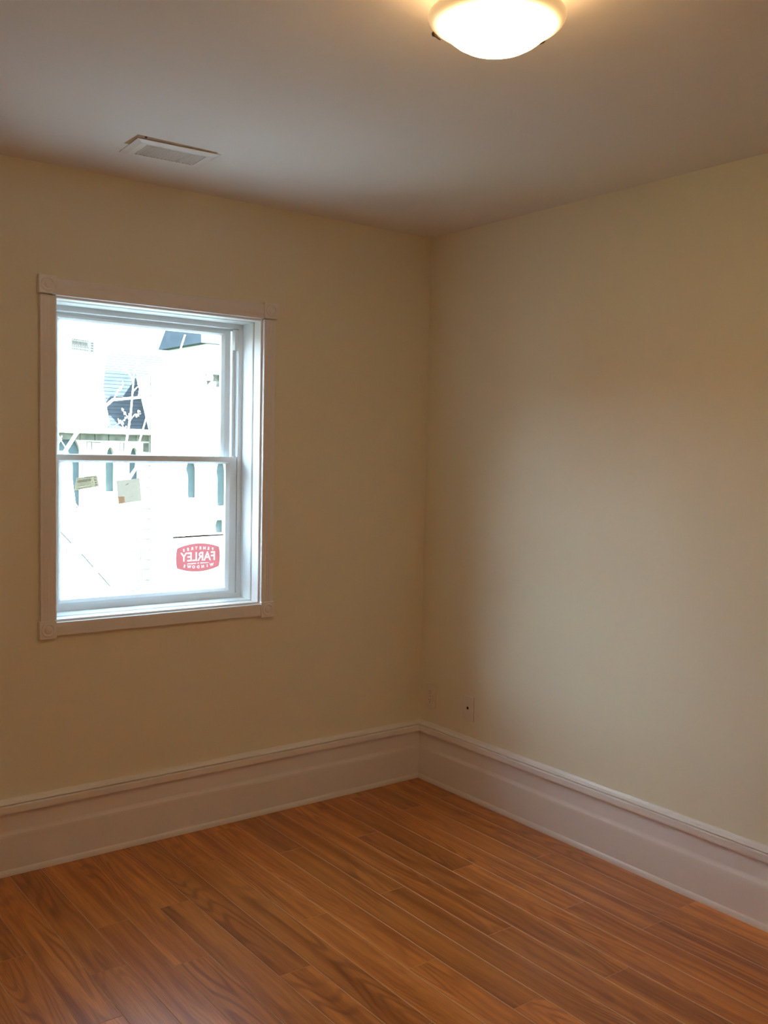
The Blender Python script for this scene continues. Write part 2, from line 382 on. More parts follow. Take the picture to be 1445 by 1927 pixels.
obj('door_knob', kb, M['brass'], door, (0.31, -0.02, 1.0), smooth=True)

# ------------------------------------------------------------------ window
win = tag(empty('window_1', (0, 0, 0)), 'white single double-hung window with recessed reveal', 'window', kind='structure')
obj('jamb_liner', rect_sweep(OX0, OX1, OZ0, OZ1, [(-0.0075, -0.0005), (0, -0.0005), (0, 0.050), (-0.0075, 0.050)]), M['trim'], win)
obj('window_frame', rect_sweep(OX0, OX1, OZ0, OZ1, [(-0.0135, 0.0565), (0.0, 0.0565), (0.0025, 0.060), (0.0025, 0.139), (0.021, 0.141), (0.021, 0.175), (0.028, 0.175), (0.028, 0.178), (0.021, 0.178), (0.021, 0.243), (-0.0135, 0.243)]), M['vinyl'], win)
for s, xx in ((1, OX0 + 0.021), (-1, OX1 - 0.021)):
    obj('jamb_track', B(xx, xx + s * 0.012, 0.166, 0.174, 0.9, 1.965), M['vinyl'], win)
    obj('balance_cover', B(xx, xx + s * 0.016, 0.1425, 0.165, 1.885, 1.968, bev=0.002), M['vinyl'], win)
ls = obj('lower_sash', rect_sweep(-1.643, -0.884, 0.878, 1.4545,
    [(0, 0.1435), (0.002, 0.1415), (0.031, 0.1415), (0.033, 0.1435), (0.043, 0.1545), (0.043, 0.1655), (0, 0.1655)], wb=0.93, wt=0.68), M['vinyl'], win)
obj('pane', B(-1.606, -0.921, 0.159, 0.1625, 0.912, 1.432), M['glass'], ls)
us = obj('upper_sash', rect_sweep(-1.630, -0.897, 1.428, 1.968,
    [(0, 0.1805), (0.002, 0.1785), (0.026, 0.1785), (0.028, 0.1805), (0.037, 0.190), (0.037, 0.205), (0, 0.205)], wt=0.62, wb=0.75), M['vinyl'], win)
obj('pane', B(-1.600, -0.927, 0.195, 0.1985, 1.45, 1.952), M['glass'], us)

# casing with four rosette corner blocks
CX0, CX1, CZ0, CZ1 = -1.6735, -0.8535, 0.8675, 1.9995
trim = tag(empty('trim_1', (0, 0, 0)), 'white window casing with square corner rosettes', 'window casing', kind='structure')
W_ = 0.053
def casing(x0, x1, z0, z1, vert):
    bm = B(x0, x1, -0.0165, 0, z0, z1, bev=0.0025)
    if vert:
        for k in (0.3, 0.5, 0.7): box(bm, x0 + (x1 - x0) * k - 0.004, x0 + (x1 - x0) * k + 0.004, -0.0172, -0.016, z0 + 0.001, z1 - 0.001)
    else:
        for k in (0.3, 0.5, 0.7): box(bm, x0 + 0.001, x1 - 0.001, -0.0172, -0.016, z0 + (z1 - z0) * k - 0.004, z0 + (z1 - z0) * k + 0.004)
    obj('casing_board', bm, M['trim'], trim)
casing(CX1, CX1 + W_, CZ0 + 0.0015, CZ1 - 0.0015, True); casing(CX0 - W_, CX0, CZ0 + 0.0015, CZ1 - 0.0015, True)
casing(CX0 + 0.0015, CX1 - 0.0015, CZ1, CZ1 + W_ + 0.004, False); casing(CX0 + 0.0015, CX1 - 0.0015, CZ0 - W_ + 0.006, CZ0, False)
def rosette():
    s = 0.0295; bm = B(-s, s, -0.0215, 0, -s - 0.002, s + 0.002, bev=0.002)
    r = lathe([(0.0245, 0.0), (0.0235, 0.0028), (0.0205, 0.0036), (0.018, 0.002), (0.0155, -0.0005), (0.013, 0.0005), (0.0105, 0.003), (0.006, 0.0045), (0, 0.005)], 40)
    bmesh.ops.rotate(r, verts=r.verts, matrix=Matrix.Rotation(math.pi / 2, 3, 'X')); bmesh.ops.translate(r, verts=r.verts, vec=(0, -0.0214, 0))
    me = bpy.data.meshes.new('tmp'); r.to_mesh(me); r.free(); bm.from_mesh(me)
    bpy.data.meshes.remove(me)
    return bm
first = None
for cx_, cz_ in ((CX1 + 0.0285, CZ1 + 0.0345), (CX0 - 0.0285, CZ1 + 0.0345), (CX1 + 0.0285, CZ0 - 0.0235), (CX0 - 0.0285, CZ0 - 0.0235)):
    if first is None: first = obj('corner_block', rosette(), M['trim'], trim, (cx_, 0, cz_))
    else:
        o = first.copy(); COL.objects.link(o); o.parent = trim; o.location = (cx_, 0, cz_)

# ------------------------------------------------------------------ labels stuck on the panes
def quadpoly(pts, y, th=0.0003): return prism([(x, z) for x, z in pts], y, y + th)
def sheet(bm):
    """keep only the room-side skin: paper, film and print are single sheets on the glass"""
    bm.normal_update(); bmesh.ops.recalc_face_normals(bm, faces=bm.faces)
    kill = [f for f in bm.faces if f.normal.y > -0.9]
    bmesh.ops.delete(bm, geom=kill, context='FACES')
    return bm
def sheet_obj(o):
    bm = bmesh.new(); bm.from_mesh(o.data); sheet(bm); bm.to_mesh(o.data); bm.free(); return o
def text_part(name, s, size, m, parent, loc, mirror=True, rot=0.0, off=0.0, sx_=1.0):
    cu = bpy.data.curves.new(name, 'FONT'); cu.body = s; cu.size = size; cu.align_x = 'CENTER'; cu.align_y = 'CENTER'; cu.offset = off; cu.extrude = 0.00015; cu.resolution_u = 3
    t = bpy.data.objects.new('tmp_text', cu); COL.objects.link(t)
    dg = bpy.context.evaluated_depsgraph_get(); dg.update()
    me = bpy.data.meshes.new_from_object(t.evaluated_get(dg)); me.name = name
    bpy.data.objects.remove(t); bpy.data.curves.remove(cu)
    mt = Matrix.Rotation(math.pi / 2, 4, 'X')                       # stand up, facing -y
    if mirror: mt = Matrix.Scale(-1, 4, (1, 0, 0)) @ mt             # printed to be read from outside
    mt = Matrix.Rotation(rot, 4, 'Y') @ Matrix.Scale(sx_, 4, (1, 0, 0)) @ mt
    me.transform(mt); me.materials.clear()
    if mirror: me.flip_normals()
    return link(name, me, m, parent, loc)

# small shipping label, upper pane
def shipping_label(pts, y, paper, label, ink, grouprows):
    cx_ = sum(p[0] for p in pts) / 4; cz_ = sum(p[1] for p in pts) / 4
    r = tag(empty('shipping_label', (cx_, y, cz_)), label, 'label')
    sheet_obj(obj('paper', quadpoly([(p[0] - cx_, p[1] - cz_) for p in pts], 0), paper, r))
    bl, br, tr, tl = [Vector((p[0] - cx_, p[1] - cz_)) for p in pts]
    bm = bmesh.new()
    def cell(u0, u1, v0, v1):
        q = []
        for u, v in ((u0, v0), (u1, v0), (u1, v1), (u0, v1)):
            a = bl.lerp(br, u); b = tl.lerp(tr, u); c = a.lerp(b, v); q.append((c.x, c.y))
        p2 = prism(q, -0.0004, -0.0001); me = bpy.data.meshes.new('t'); p2.to_mesh(me); p2.free(); bm.from_mesh(me); bpy.data.meshes.remove(me)
    rr = random.Random(len(label))
    u = 0.06
    while u < 0.70:                                      # barcode bars
        w_ = rr.choice((0.008, 0.014, 0.022)); cell(u, u + w_, 0.54, 0.80); u += w_ + rr.choice((0.006, 0.010))
    for v in grouprows:                                  # rows of print too small to read
        u = 0.06
        while u < 0.72:
            w_ = rr.uniform(0.03, 0.09)
            cell(u, u + w_, v, v + 0.055); u += w_ + 0.03
    for v in (0.12, 0.34, 0.56, 0.76):
        cell(0.84, 0.93, v, v + 0.09)
    sheet_obj(obj('print', bm, ink, r))
    return r
shipping_label([(-1.549, 1.838), (-1.459, 1.833), (-1.457, 1.876), (-1.549, 1.883)], 0.1946, M['paper3'], 'small white printed barcode label high on the upper pane', M['ink'], (0.12, 0.34, 0.46, 0.88))
shipping_label([(-1.547, 1.321), (-1.454, 1.336), (-1.463, 1.378), (-1.541, 1.367)], 0.1586, M['paper2'], 'small yellowed barcode label, tilted, at left of the lower pane', M['ink'], (0.10, 0.30, 0.42, 0.88))

# square note
nt = tag(empty('paper_note', (-1.337, 0.1586, 1.318)), 'square cream paper tag with an orange stamp on the lower pane', 'paper tag')
Q = [(-1.378, 1.268), (-1.286, 1.280), (-1.295, 1.366), (-1.388, 1.357)]
sheet_obj(obj('paper', quadpoly([(a + 1.337, b - 1.318) for a, b in Q], 0), M['paper'], nt))
sheet_obj(obj('orange_stamp', quadpoly([(-0.041, -0.048), (-0.016, -0.045), (-0.019, -0.020), (-0.043, -0.023)], -0.0004), M['orange'], nt))
hb = bmesh.new()
pts = [(-0.016, 0, 0.020), (-0.008, 0, 0.027), (0.001, 0, 0.030), (-0.006, 0, 0.025)]
sheet_obj(obj('torn_slit', prism([(p[0], p[2]) for p in pts], -0.0005, -0.0001), M['ink2'], nt))
sheet_obj(obj('small_print', prism([(0.006, -0.023), (0.020, -0.021), (0.020, -0.0195), (0.006, -0.0215)], -0.0004, -0.0001), M['ink'], nt))

# maker's sticker, its print mirrored because it faces outside
fs = tag(empty('window_sticker', (-1.045, 0.1586, 1.05)), 'white window sticker with mirrored red oval emblem on the lower pane', 'sticker')
sheet_obj(obj('film', quadpoly([(-0.113, -0.098), (0.118, -0.098), (0.114, 0.084), (-0.110, 0.082)], 0.0), M['whitefilm'], fs))
obj('top_strip', prism([(-0.111, 0.079), (0.113, 0.083), (0.113, 0.089), (-0.111, 0.085)], -0.0008, 0.0002), M['opaque'], fs)['label'] = 'dark strip along the top edge'
def badge(k):
    pts = []
    hw, hh, bow, side = 0.092 * k, 0.040 * k, 0.017 * k, 0.005 * k
    for i in range(13): u = -1 + 2 * i / 12; pts.append((u * hw, hh + bow * (1 - u * u)))
    for i in range(1, 8): v = 1 - 2 * i / 8; pts.append((hw + side * (1 - v * v), v * hh))
    for i in range(13): u = 1 - 2 * i / 12; pts.append((u * hw, -hh - bow * (1 - u * u)))
    for i in range(1, 8): v = -1 + 2 * i / 8; pts.append((-hw - side * (1 - v * v), v * hh))
    return pts
bz = -0.002
em = obj('red_emblem', prism([(x, z + bz) for x, z in badge(1.0)], -0.0012, -0.0002), M['red'], fs)
cutters = []
def lt(s, size, x, z, rot=0, off=0.0, sx_=1.0):
    o = text_part('lettering', s, size, M['letter'], None, (0, 0, 0), True, rot, off, sx_)
    c = bpy.data.objects.new('cutter', o.data.copy()); COL.objects.link(c)
    tb = bmesh.new(); tb.from_mesh(c.data); bmesh.ops.remove_doubles(tb, verts=tb.verts, dist=1e-7); bmesh.ops.recalc_face_normals(tb, faces=tb.faces); tb.to_mesh(c.data); tb.free()
    c.data.transform(Matrix.Diagonal((1, 20, 1, 1))); c.data.transform(Matrix.Translation((x, -0.0007, z)))
    o.data.transform(Matrix.Translation((x, -0.0006, z))); sheet_obj(o)
    cutters.append(c)
    o.parent = em
    return o
lt('FARLEY', 0.050, 0.0, bz + 0.002, off=0.0006, sx_=0.92)
for i, ch in enumerate('FENETRES'):
    u = -0.063 + i * 0.018; lt(ch, 0.0155, -u, bz + 0.0375 - 0.9 * u * u * 1.8, off=0.0004, rot=-u * 3.0)
for i, ch in enumerate('WINDOWS'):
    u = -0.060 + i * 0.020; lt(ch, 0.0155, -u, bz - 0.0385 + 0.9 * u * u * 1.8, off=0.0004, rot=u * 3.0)
for poly in ([(-0.048, bz - 0.0245), (-0.010, bz - 0.0245), (-0.010, bz - 0.0215), (-0.048, bz - 0.0232)], [(0.010, bz - 0.0245), (0.048, bz - 0.0232), (0.048, bz - 0.0228), (0.010, bz - 0.0215)],
             [(0.0035 * (1 if i % 2 else 0.45) * math.cos(i * math.pi / 5), bz - 0.023 + 0.0035 * (1 if i % 2 else 0.45) * math.sin(i * math.pi / 5)) for i in range(10)]):
    c = obj('cutter', prism(poly, -0.004, 0.004), M['letter']); cutters.append(c)
jb = bmesh.new()
for c in cutters:
    jb.from_mesh(c.data)
cm = bpy.data.meshes.new('cutter_all'); jb.to_mesh(cm); jb.free()
for c in cutters: bpy.data.objects.remove(c)
co = bpy.data.objects.new('cutter_all', cm); COL.objects.link(co); co.location = fs.location
md = em.modifiers.new('cut', 'BOOLEAN'); md.operation = 'DIFFERENCE'; md.object = co; md.solver = 'EXACT'; md.use_self = True
dg = bpy.context.evaluated_depsgraph_get(); dg.update()
nm = bpy.data.meshes.new_from_object(em.evaluated_get(dg)); em.modifiers.clear(); bpy.data.objects.remove(co)
em.data = nm; sheet_obj(em)
sheet_obj(text_part('small_lettering', 'EST', 0.015, M['opaque'], fs, (0.073, -0.0005, -0.065), True, 0, 0.0003))

# ------------------------------------------------------------------ ceiling light
LX, LY, LZ = -1.418, -1.903, 2.360
lamp = tag(empty('ceiling_light', (LX, LY, CEIL)), 'lit round flush ceiling light with a frosted glass bowl', 'ceiling light')
dz = LZ - CEIL
BR = 1.03
outer = [(0.1335, 0.004), (0.134, 0.0), (0.130, -0.008), (0.122, -0.014), (0.112, -0.0185), (0.104, -0.024), (0.096, -0.0325), (0.084, -0.0425), (0.068, -0.052), (0.048, -0.0595), (0.025, -0.0645), (0, -0.066)]
inner = [(max(0, r - 0.003), z + 0.003) for r, z in outer[::-1]]
bowl = lathe([(r * BR, z + dz) for r, z in outer + inner + [outer[0]]], 96)
gb = obj('glass_bowl', bowl, [M['lamp'], M['lamp_in']], lamp, smooth=True)
for p in gb.data.polygons:                                  # the skin facing the ceiling is the inside of the glass
    if p.normal.z > 0.2: p.material_index = 1
obj('ceiling_pan', lathe([(0, 0), (0.112, 0), (0.116, -0.006), (0.116, -0.036), (0.108, -0.042), (0, -0.042)], 64), M['trim'], lamp, smooth=False)
def clip(ang):
    bm = bmesh.new(); r0 = 0.137 * BR
    prof = [(0.114, -0.034), (0.122, -0.038), (0.131, -0.058), (0.1365, -0.070), (0.1372, -0.083), (0.134, -0.0885), (0.129, -0.0915)]
    up_ = []
    for i, (r, z) in enumerate(prof):
        r *= BR
        up_.append([(r, -0.007, z), (r, 0.007, z), (r + 0.0022, 0.007, z - 0.001), (r + 0.0022, -0.007, z - 0.001)])
    rings(bm, up_, closed=False)
    kn = lathe([(0, 0), (0.0045, 0.001), (0.006, 0.004), (0.0045, 0.008), (0, 0.009)], 12); bmesh.ops.rotate(kn, verts=kn.verts, matrix=Matrix.Rotation(math.pi / 2, 3, 'Y')); bmesh.ops.translate(kn, verts=kn.verts, vec=(r0, 0, -0.080))
    me = bpy.data.meshes.new('t'); kn.to_mesh(me); kn.free(); bm.from_mesh(me); bpy.data.meshes.remove(me)
    o = obj('clip', bm, M['bronze'], lamp); o.rotation_euler = (0, 0, math.radians(ang))
for a in (5.0, 110.0, 198.0, 262.0): clip(a)

# ------------------------------------------------------------------ ceiling register
vent = tag(empty('ceiling_vent', (-1.4265, -0.388, CEIL)), 'white louvred air register set askew in the ceiling', 'air vent')
vent.rotation_euler = (0, 0, math.radians(-3.2))
ax, ay, bx_, by_ = 0.140, 0.088, 0.100, 0.058
def vl(x, y, z): return [(-x, -y, z), (x, -y, z), (x, y, z), (-x, y, z)]
bm = bmesh.new()
rings(bm, [vl(ax, ay, -0.0002), vl(ax - 0.001, ay - 0.001, -0.002), vl(ax - 0.020, ay - 0.018, -0.008), vl(bx_, by_, -0.008), vl(bx_, by_, -0.0002)])
obj('flange', bm, M['vent'], vent)
obj('damper_plate', B(-bx_, bx_, -by_, by_, -0.003, -0.001), M['duct'], vent)
obj('centre_bar', B(-bx_ + 0.0002, bx_ - 0.0002, -0.0016, 0.0016, -0.0055, -0.0035), M['vent'], vent)
lm = None
NL = 16
for i in range(NL):
    x = -bx_ + 0.0085 + i * (2 * bx_ - 0.017) / (NL - 1)
    if lm is None:
        bm = bmesh.new()
        rings(bm, [[(-0.0034, y, -0.0040), (0.0018 + 0.004 * (1 - (y / by_) ** 2) * 0, y, -0.0095), (0.0034, y, -0.0095), (-0.0020, y, -0.0040)] for y in (-by_ + 0.0003, 0, by_ - 0.0003)], closed=False)
        lm = obj('louvre', bm, M['vent'], vent, (x, 0, 0))
    else:
        o = lm.copy(); COL.objects.link(o); o.parent = vent; o.location = (x, 0, 0)

# ------------------------------------------------------------------ wall plates
def plate(name, y, z, label, cat):
    r = tag(empty(name, (0, y, z)), label, cat)
    obj('cover_plate', B(-0.0055, 0, -0.035, 0.035, -0.0535, 0.0535, bev=0.002), M['plate'], r)
    return r
r = plate('power_outlet', -0.0745, 0.390, 'cream duplex power outlet close to the room corner', 'outlet')
for s in (-1, 1):
    o = obj('socket', B(-0.0068, -0.0054, -0.0165, 0.0165, s * 0.0195 - 0.0135, s * 0.0195 + 0.0135, bev=0.0006), M['plate'], r)
    for q in (-0.006, 0.006): obj('slot', B(-0.0070, -0.0066, q - 0.0009, q + 0.0009, s * 0.0195 - 0.001, s * 0.0195 + 0.006), M['dark'], o)
    obj('earth_hole', cyl('x', (0, s * 0.0195 - 0.007), 0.0022, -0.0070, -0.0066, 10), M['dark'], o)
obj('screw', cyl('x', (0, 0), 0.003, -0.0066, -0.0052, 12), M['brass'], r)
r = plate('cable_plate', -0.327, 0.3915, 'cream wall plate with one black cable hole, right of the power outlet', 'wall plate')
obj('cable_hole', cyl('x', (0, 0), 0.0062, -0.0066, -0.0050, 20), M['dark'], r)['label'] = 'round black cable hole'
for s in (-1, 1): obj('screw', cyl('x', (0, s * 0.042), 0.0026, -0.0064, -0.0052, 12), M['plate'], r)

# ------------------------------------------------------------------ outside
GZ = -3.3
tag(obj('ground', B(-40, 60, T + 0.05, 80, GZ - 0.2, GZ), M['ground']), 'grass yard between the house and the church', 'ground', kind='structure')
tag(obj('added_driveway', B(-5, 14, T + 0.1, 10, GZ, GZ + 0.03), M['pad']), 'grey asphalt added below the window to bounce light to the ceiling', 'added_driveway', kind='structure')  # asphalt added out of view to bounce daylight onto the ceiling

church = tag(empty('church', (8.5, 21, GZ)), 'pale sunlit stone church with pointed windows and slate roofs across the yard', 'church')
CO = Vector((-8.5, -21, -GZ))
def cobj(name, bm, m, smooth=False):
    bmesh.ops.translate(bm, verts=bm.verts, vec=CO); return obj(name, bm, m, church, smooth=smooth)
def lancet(cx_, hw, z0, zs, za, y, hood=0.12):
    """pointed window: glazing, dressed-stone surround and hood"""
    def arch(k, dz_=0.0):
        L = [(cx_ - hw - k, z0 - (k if k else 0)), (cx_ + hw + k, z0 - (k if k else 0))]
        for i in range(9):
            t = i / 8; L.append((cx_ + (hw + k) * (1 - t ** 1.6), zs + (za + k * 1.3 - zs) * (math.sin(t * math.pi / 2))))
        for i in range(7, -1, -1):
            t = i / 8; L.append((cx_ - (hw + k) * (1 - t ** 1.6), zs + (za + k * 1.3 - zs) * (math.sin(t * math.pi / 2))))
        return L
    a, b = arch(0), arch(hood)
    bm = bmesh.new(); n_ = len(a)
    def lp(p, yy): return [bm.verts.new((x, yy, z)) for x, z in p]
    L = [lp(a, y - 0.03), lp(b, y - 0.03), lp(b, y + 0.1), lp(a, y + 0.22)]
    for q in range(3):
        for i in range(n_): bm.faces.new((L[q][i], L[q][(i + 1) % n_], L[q + 1][(i + 1) % n_], L[q + 1][i]))
    s = cobj('window_surround', bm, M['stone2'])
    gl = prism(a, y + 0.12, y + 0.16); bmesh.ops.translate(gl, verts=gl.verts, vec=CO)
    gz = obj('glazing', gl, M['leaded'], s)
    return (cx_ - hw - hood, cx_ + hw + hood, z0 - hood, za + hood)
def blocks(name, x0, x1, z0, z1, y, holes, seed, h=0.26, th=0.10, m='stone'):
    """coursed stone facing, one joined part; joints recessed"""
    rr = random.Random(seed); bm = bmesh.new(); z = z0
    while z < z1 - 0.05:
        hh = min(h * rr.uniform(0.85, 1.15), z1 - z); x = x0
        while x < x1 - 0.02:
            wd = min(rr.uniform(0.3, 0.75), x1 - x)
            if x1 - x - wd < 0.15: wd = x1 - x
            cuts = [(x, x + wd)]
            for a, b, c, d in holes:
                if z + hh > c and z < d:
                    nc = []
                    for p, q in cuts:
                        if q <= a or p >= b: nc.append((p, q))
                        else:
                            if p < a - 0.03: nc.append((p, a))
                            if q > b + 0.03: nc.append((b, q))
                    cuts = nc
            for p, q in cuts:
                j = rr.uniform(0, 0.025)
                box(bm, p + 0.008, q - 0.008, y - th * 0.4 - j, y + 0.02, z + 0.008, z + hh - 0.008)
            x += wd
        z += hh
    return tag(cobj(name, bm, M[m]), kind='stuff')

# low wing with the paired pointed windows
WY = 20.0
h1 = lancet(6.345, 0.125, 0.36, 1.05, 1.47, WY); h2 = lancet(6.965, 0.125, 0.36, 1.05, 1.47, WY); h3 = lancet(5.30, 0.36, -0.09, 1.0, 1.72, WY, 0.08)
def walled(x0, x1, z0, z1, y, holes, name='backing_wall'):
    """mortar backing with real openings, built as a grid round the holes"""
    bm = bmesh.new(); xs = sorted({x0, x1, *[v for h in holes for v in h[:2] if x0 < v < x1]}); zs = sorted({z0, z1, *[v for h in holes for v in h[2:] if z0 < v < z1]})
    for a, b in zip(xs, xs[1:]):
        for c, d in zip(zs, zs[1:]):
            mx_, mz_ = (a + b) / 2, (c + d) / 2
            if any(h[0] < mx_ < h[1] and h[2] < mz_ < h[3] for h in holes): continue
            box(bm, a, b, y, y + 0.4, c, d)
    cobj(name, bm, M['stone2'])
def shrink(h): return (h[0] + 0.11, h[1] - 0.11, h[2] + 0.11, h[3] - 0.13)
walled(2.0, 7.45, GZ, 1.80, WY + 0.0, [shrink(h1), shrink(h2), (5.0, 5.6, -0.05, 1.70)])
hs = [h1, h2, h3]
blocks('wing_stonework', 2.0, 7.40, -3.2, 1.36, WY, hs, 3)
blocks('shaded_course', 2.0, 7.36, 1.36, 1.62, WY, hs, 8, h=0.26, m='darkened')  # shade below the ledge put into the stone colour, here and next row
blocks('shaded_frieze', 2.0, 7.36, 1.62, 1.79, WY, [], 9, h=0.17, m='darkened')['label'] = 'stone courses coloured darker for the shade under the ledge'
cobj('string_course', B(1.9, 7.45, WY - 0.22, WY + 0.3, 1.80, 1.93, bev=0.02), M['stone2'])
# steep dark roof over the wing and the lighter, higher nave roof behind
def slope(name, x0, x1, ya, za, yb, zb, m, th=0.12, courses=0):
    bm = bmesh.new()
    rings(bm, [[(x, ya, za), (x, yb, zb), (x, yb + 0.02, zb - th), (x, ya + 0.02, za - th)] for x in (x0, x1)], closed=False)
    if courses:
        for i in range(courses):
            t = i / courses; t2 = (i + 1) / courses
            y0, z0, y1, z1 = ya + (yb - ya) * t, za + (zb - za) * t, ya + (yb - ya) * t2, za + (zb - za) * t2
            rings(bm, [[(x, y0 - 0.008, z0 + 0.014), (x, y1, z1 + 0.005), (x, y0, z0)] for x in (x0, x1)], closed=False)
    return cobj(name, bm, m)
slope('wing_roof', 6.35, 7.42, 20.1, 1.93, 21.0, 3.45, M['slate'], courses=16)
slope('nave_roof', 6.2, 8.7, 21.2, 3.30, 22.3, 4.05, M['slate2'], courses=10)
# pale gabled porch block left of the dark roof
cobj('stair_gable', prism([(2.0, 1.93), (6.42, 1.93), (6.22, 2.95), (6.30, 3.7), (4.3, 6.3), (2.0, 6.3)], 20.15, 23.0), M['stone2'])
# tall transept on the right, quoined at its left edge
TY = 19.6
h4 = lancet(9.22, 0.15, -0.02, 0.85, 1.22, TY); h5 = lancet(9.20, 0.14, -0.76, -0.52, -0.34, TY, 0.06); h6 = lancet(8.36, 0.16, 0.2, 0.9, 1.20, TY)
h5 = (h5[0], h5[1], h5[2], h5[3])
walled(7.40, 16.0, GZ, 3.42, TY + 0.0, [shrink(h4), shrink(h6), (9.07, 9.33, -0.74, -0.40)])
blocks('transept_stonework', 7.66, 16.0, -3.2, 3.05, TY, [h4, h5, h6], 5)
blocks('dark_eaves_courses', 8.75, 16.0, 3.05, 3.41, TY, [], 6, h=0.18, m='darkened')  # top courses coloured darker than the wall below
cobj('service_pipe', tube(bmesh.new(), [(4.2, 19.84, 0.25), (5.09, 19.84, -0.625), (5.62, 19.84, -1.205), (6.3, 19.84, -2.0)], [0.022] * 4, 8), M['cable'])
cobj('transept_side', B(7.40, 7.44, TY + 0.35, 23, GZ, 3.3), M['stone2'])
z = -3.2; k = 0
while z < 3.2:
    wd = 0.36 if k % 2 else 0.24
    bm = B(7.37, 7.37 + wd, TY - 0.06, TY + 0.3, z + 0.008, z + 0.292, bev=0.012); cobj('quoin', bm, M['stone2']); z += 0.3; k += 1
cobj('eaves_course', B(7.3, 16.1, TY - 0.2, TY + 0.4, 3.42, 3.56, bev=0.02), M['stone2'])
for i in range(17):
    cobj('corbel', B(7.9 + i * 0.42, 8.04 + i * 0.42, TY - 0.16, TY - 0.07, 3.24, 3.42), M['stone2'])
cobj('parapet', B(8.1, 16.0, TY + 0.05, TY + 0.3, 3.56, 3.95), M['stone2'])
cobj('tower', B(12.0, 17, 26, 29, GZ, 4.95), M['stone2'])
cobj('tower_roof', rings(bmesh.new(), [[(11.7, 25.8, 4.95), (17.2, 25.8, 4.95), (17.2, 29.2, 4.95), (11.7, 29.2, 4.95)], [(12.4, 27.4, 8.5), (16.6, 27.4, 8.5), (16.6, 27.6, 8.5), (12.4, 27.6, 8.5)]], closed=False), M['slate2'])

# budding tree between house and church
tree = tag(empty('budding_tree', (1.1, 7.3, GZ)), 'bare pale-barked tree just coming into bud outside the window', 'tree')
def tp(p): return (p[0] - 1.1, p[1] - 7.3, p[2] - GZ)
def branch(name, pts, r0, r1):
    bm = bmesh.new(); n_ = len(pts)
    tube(bm, [tp(p) for p in pts], [(r0 + (r1 - r0) * i / (n_ - 1)) * 0.72 for i in range(n_)])
    return obj(name, bm, M['bark'], tree, smooth=True)
branch('trunk', [(1.1, 7.3, GZ), (1.0, 7.25, -2.0), (0.93, 7.1, -0.8), (0.90, 7.0, 0.2), (0.85, 7.0, 0.79), (0.81, 7.0, 1.19)], 0.13, 0.035)
branch('branch', [(0.81, 7.0, 1.17), (0.755, 7.0, 1.41), (0.888, 7.0, 1.62), (1.10, 7.0, 1.83), (1.292, 7.0, 2.0), (1.60, 7.0, 2.04), (1.842, 7.0, 2.14), (2.036, 7.02, 2.41), (2.2, 7.1, 2.8)], 0.034, 0.012)
branch('branch', [(0.95, 7.12, -0.6), (1.25, 7.1, 0.5), (1.405, 7.0, 0.98), (1.49, 7.0, 1.14), (1.567, 7.0, 1.25), (1.60, 7.02, 1.5), (1.75, 7.1, 1.9)], 0.05, 0.008)
branch('branch', [(1.41, 7.02, 1.0), (1.45, 7.0, 1.3), (1.453, 7.0, 1.55), (1.50, 7.0, 1.85), (1.525, 7.0, 2.14), (1.537, 7.0, 2.32), (1.60, 7.0, 2.5)], 0.022, 0.008)
branch('branch', [(0.85, 7.0, 0.8), (0.70, 6.95, 1.2), (0.55, 6.9, 1.8), (0.4, 6.9, 2.6)], 0.025, 0.008)
branch('branch', [(1.0, 7.2, -1.6), (1.7, 7.2, -0.3), (2.3, 7.1, 0.6), (2.42, 7.05, 1.1), (2.52, 7.0, 1.6), (2.42, 7.0, 2.3)], 0.05, 0.010)
rb = random.Random(11)
twigs = [((1.30, 7, 2.0), (1.42, 7, 2.18)), ((1.46, 7, 1.6), (1.38, 7, 1.76)), ((1.49, 7, 1.78), (1.62, 7, 1.86)), ((1.49, 7, 1.78), (1.40, 7, 1.9)), ((1.52, 7, 2.1), (1.66, 7, 2.25)), ((1.53, 7, 2.2), (1.43, 7, 2.33)),
         ((1.6, 7.02, 2.05), (1.64, 7, 2.25)), ((1.84, 7, 2.14), (2.04, 7, 2.2)), ((0.88, 7, 1.62), (0.72, 7, 1.66)), ((0.78, 7, 1.45), (0.68, 7, 1.62)), ((1.1, 7, 1.83), (1.06, 7, 2.1)), ((1.5, 7, 1.85), (1.30, 7, 1.70)),
         ((2.45, 7, 1.9), (2.60, 7, 2.15)), ((2.44, 7, 2.1), (2.38, 7, 2.42)), ((2.42, 7, 2.3), (2.55, 7, 2.6)), ((2.3, 7.1, 0.6), (2.55, 7, 1.0)), ((2.52, 7, 1.45), (2.38, 7, 1.2)), ((0.84, 7, 0.9), (0.98, 7, 0.70)), ((1.45, 7, 1.3), (1.36, 7, 1.12))]
bm = bmesh.new(); bl = bmesh.new()
for a, b in twigs:
    a, b = Vector(a), Vector(b); m_ = a.lerp(b, 0.5) + Vector((rb.uniform(-.02, .02), rb.uniform(-.03, .03), rb.uniform(-.01, .03)))
    tube(bm, [tp(a), tp(m_), tp(b)], [0.007, 0.005, 0.003], 5)
    for _ in range(6):
        c = m_.lerp(b, rb.uniform(0, 1.1)) + Vector((rb.uniform(-.03, .03), rb.uniform(-.03, .03), rb.uniform(-.03, .03)))
        mt = Matrix.Translation(Vector(tp(c))) @ Matrix.Rotation(rb.uniform(0, 6.28), 4, 'X') @ Matrix.Rotation(rb.uniform(0, 6.28), 4, 'Z') @ Matrix.Diagonal((0.010, 0.006, 0.020, 1))
        bmesh.ops.create_icosphere(bl, subdivisions=1, radius=1.0, matrix=mt)
obj('twigs', bm, M['bark'], tree)['kind'] = 'stuff'
obj('buds', bl, M['bud'], tree)['kind'] = 'stuff'

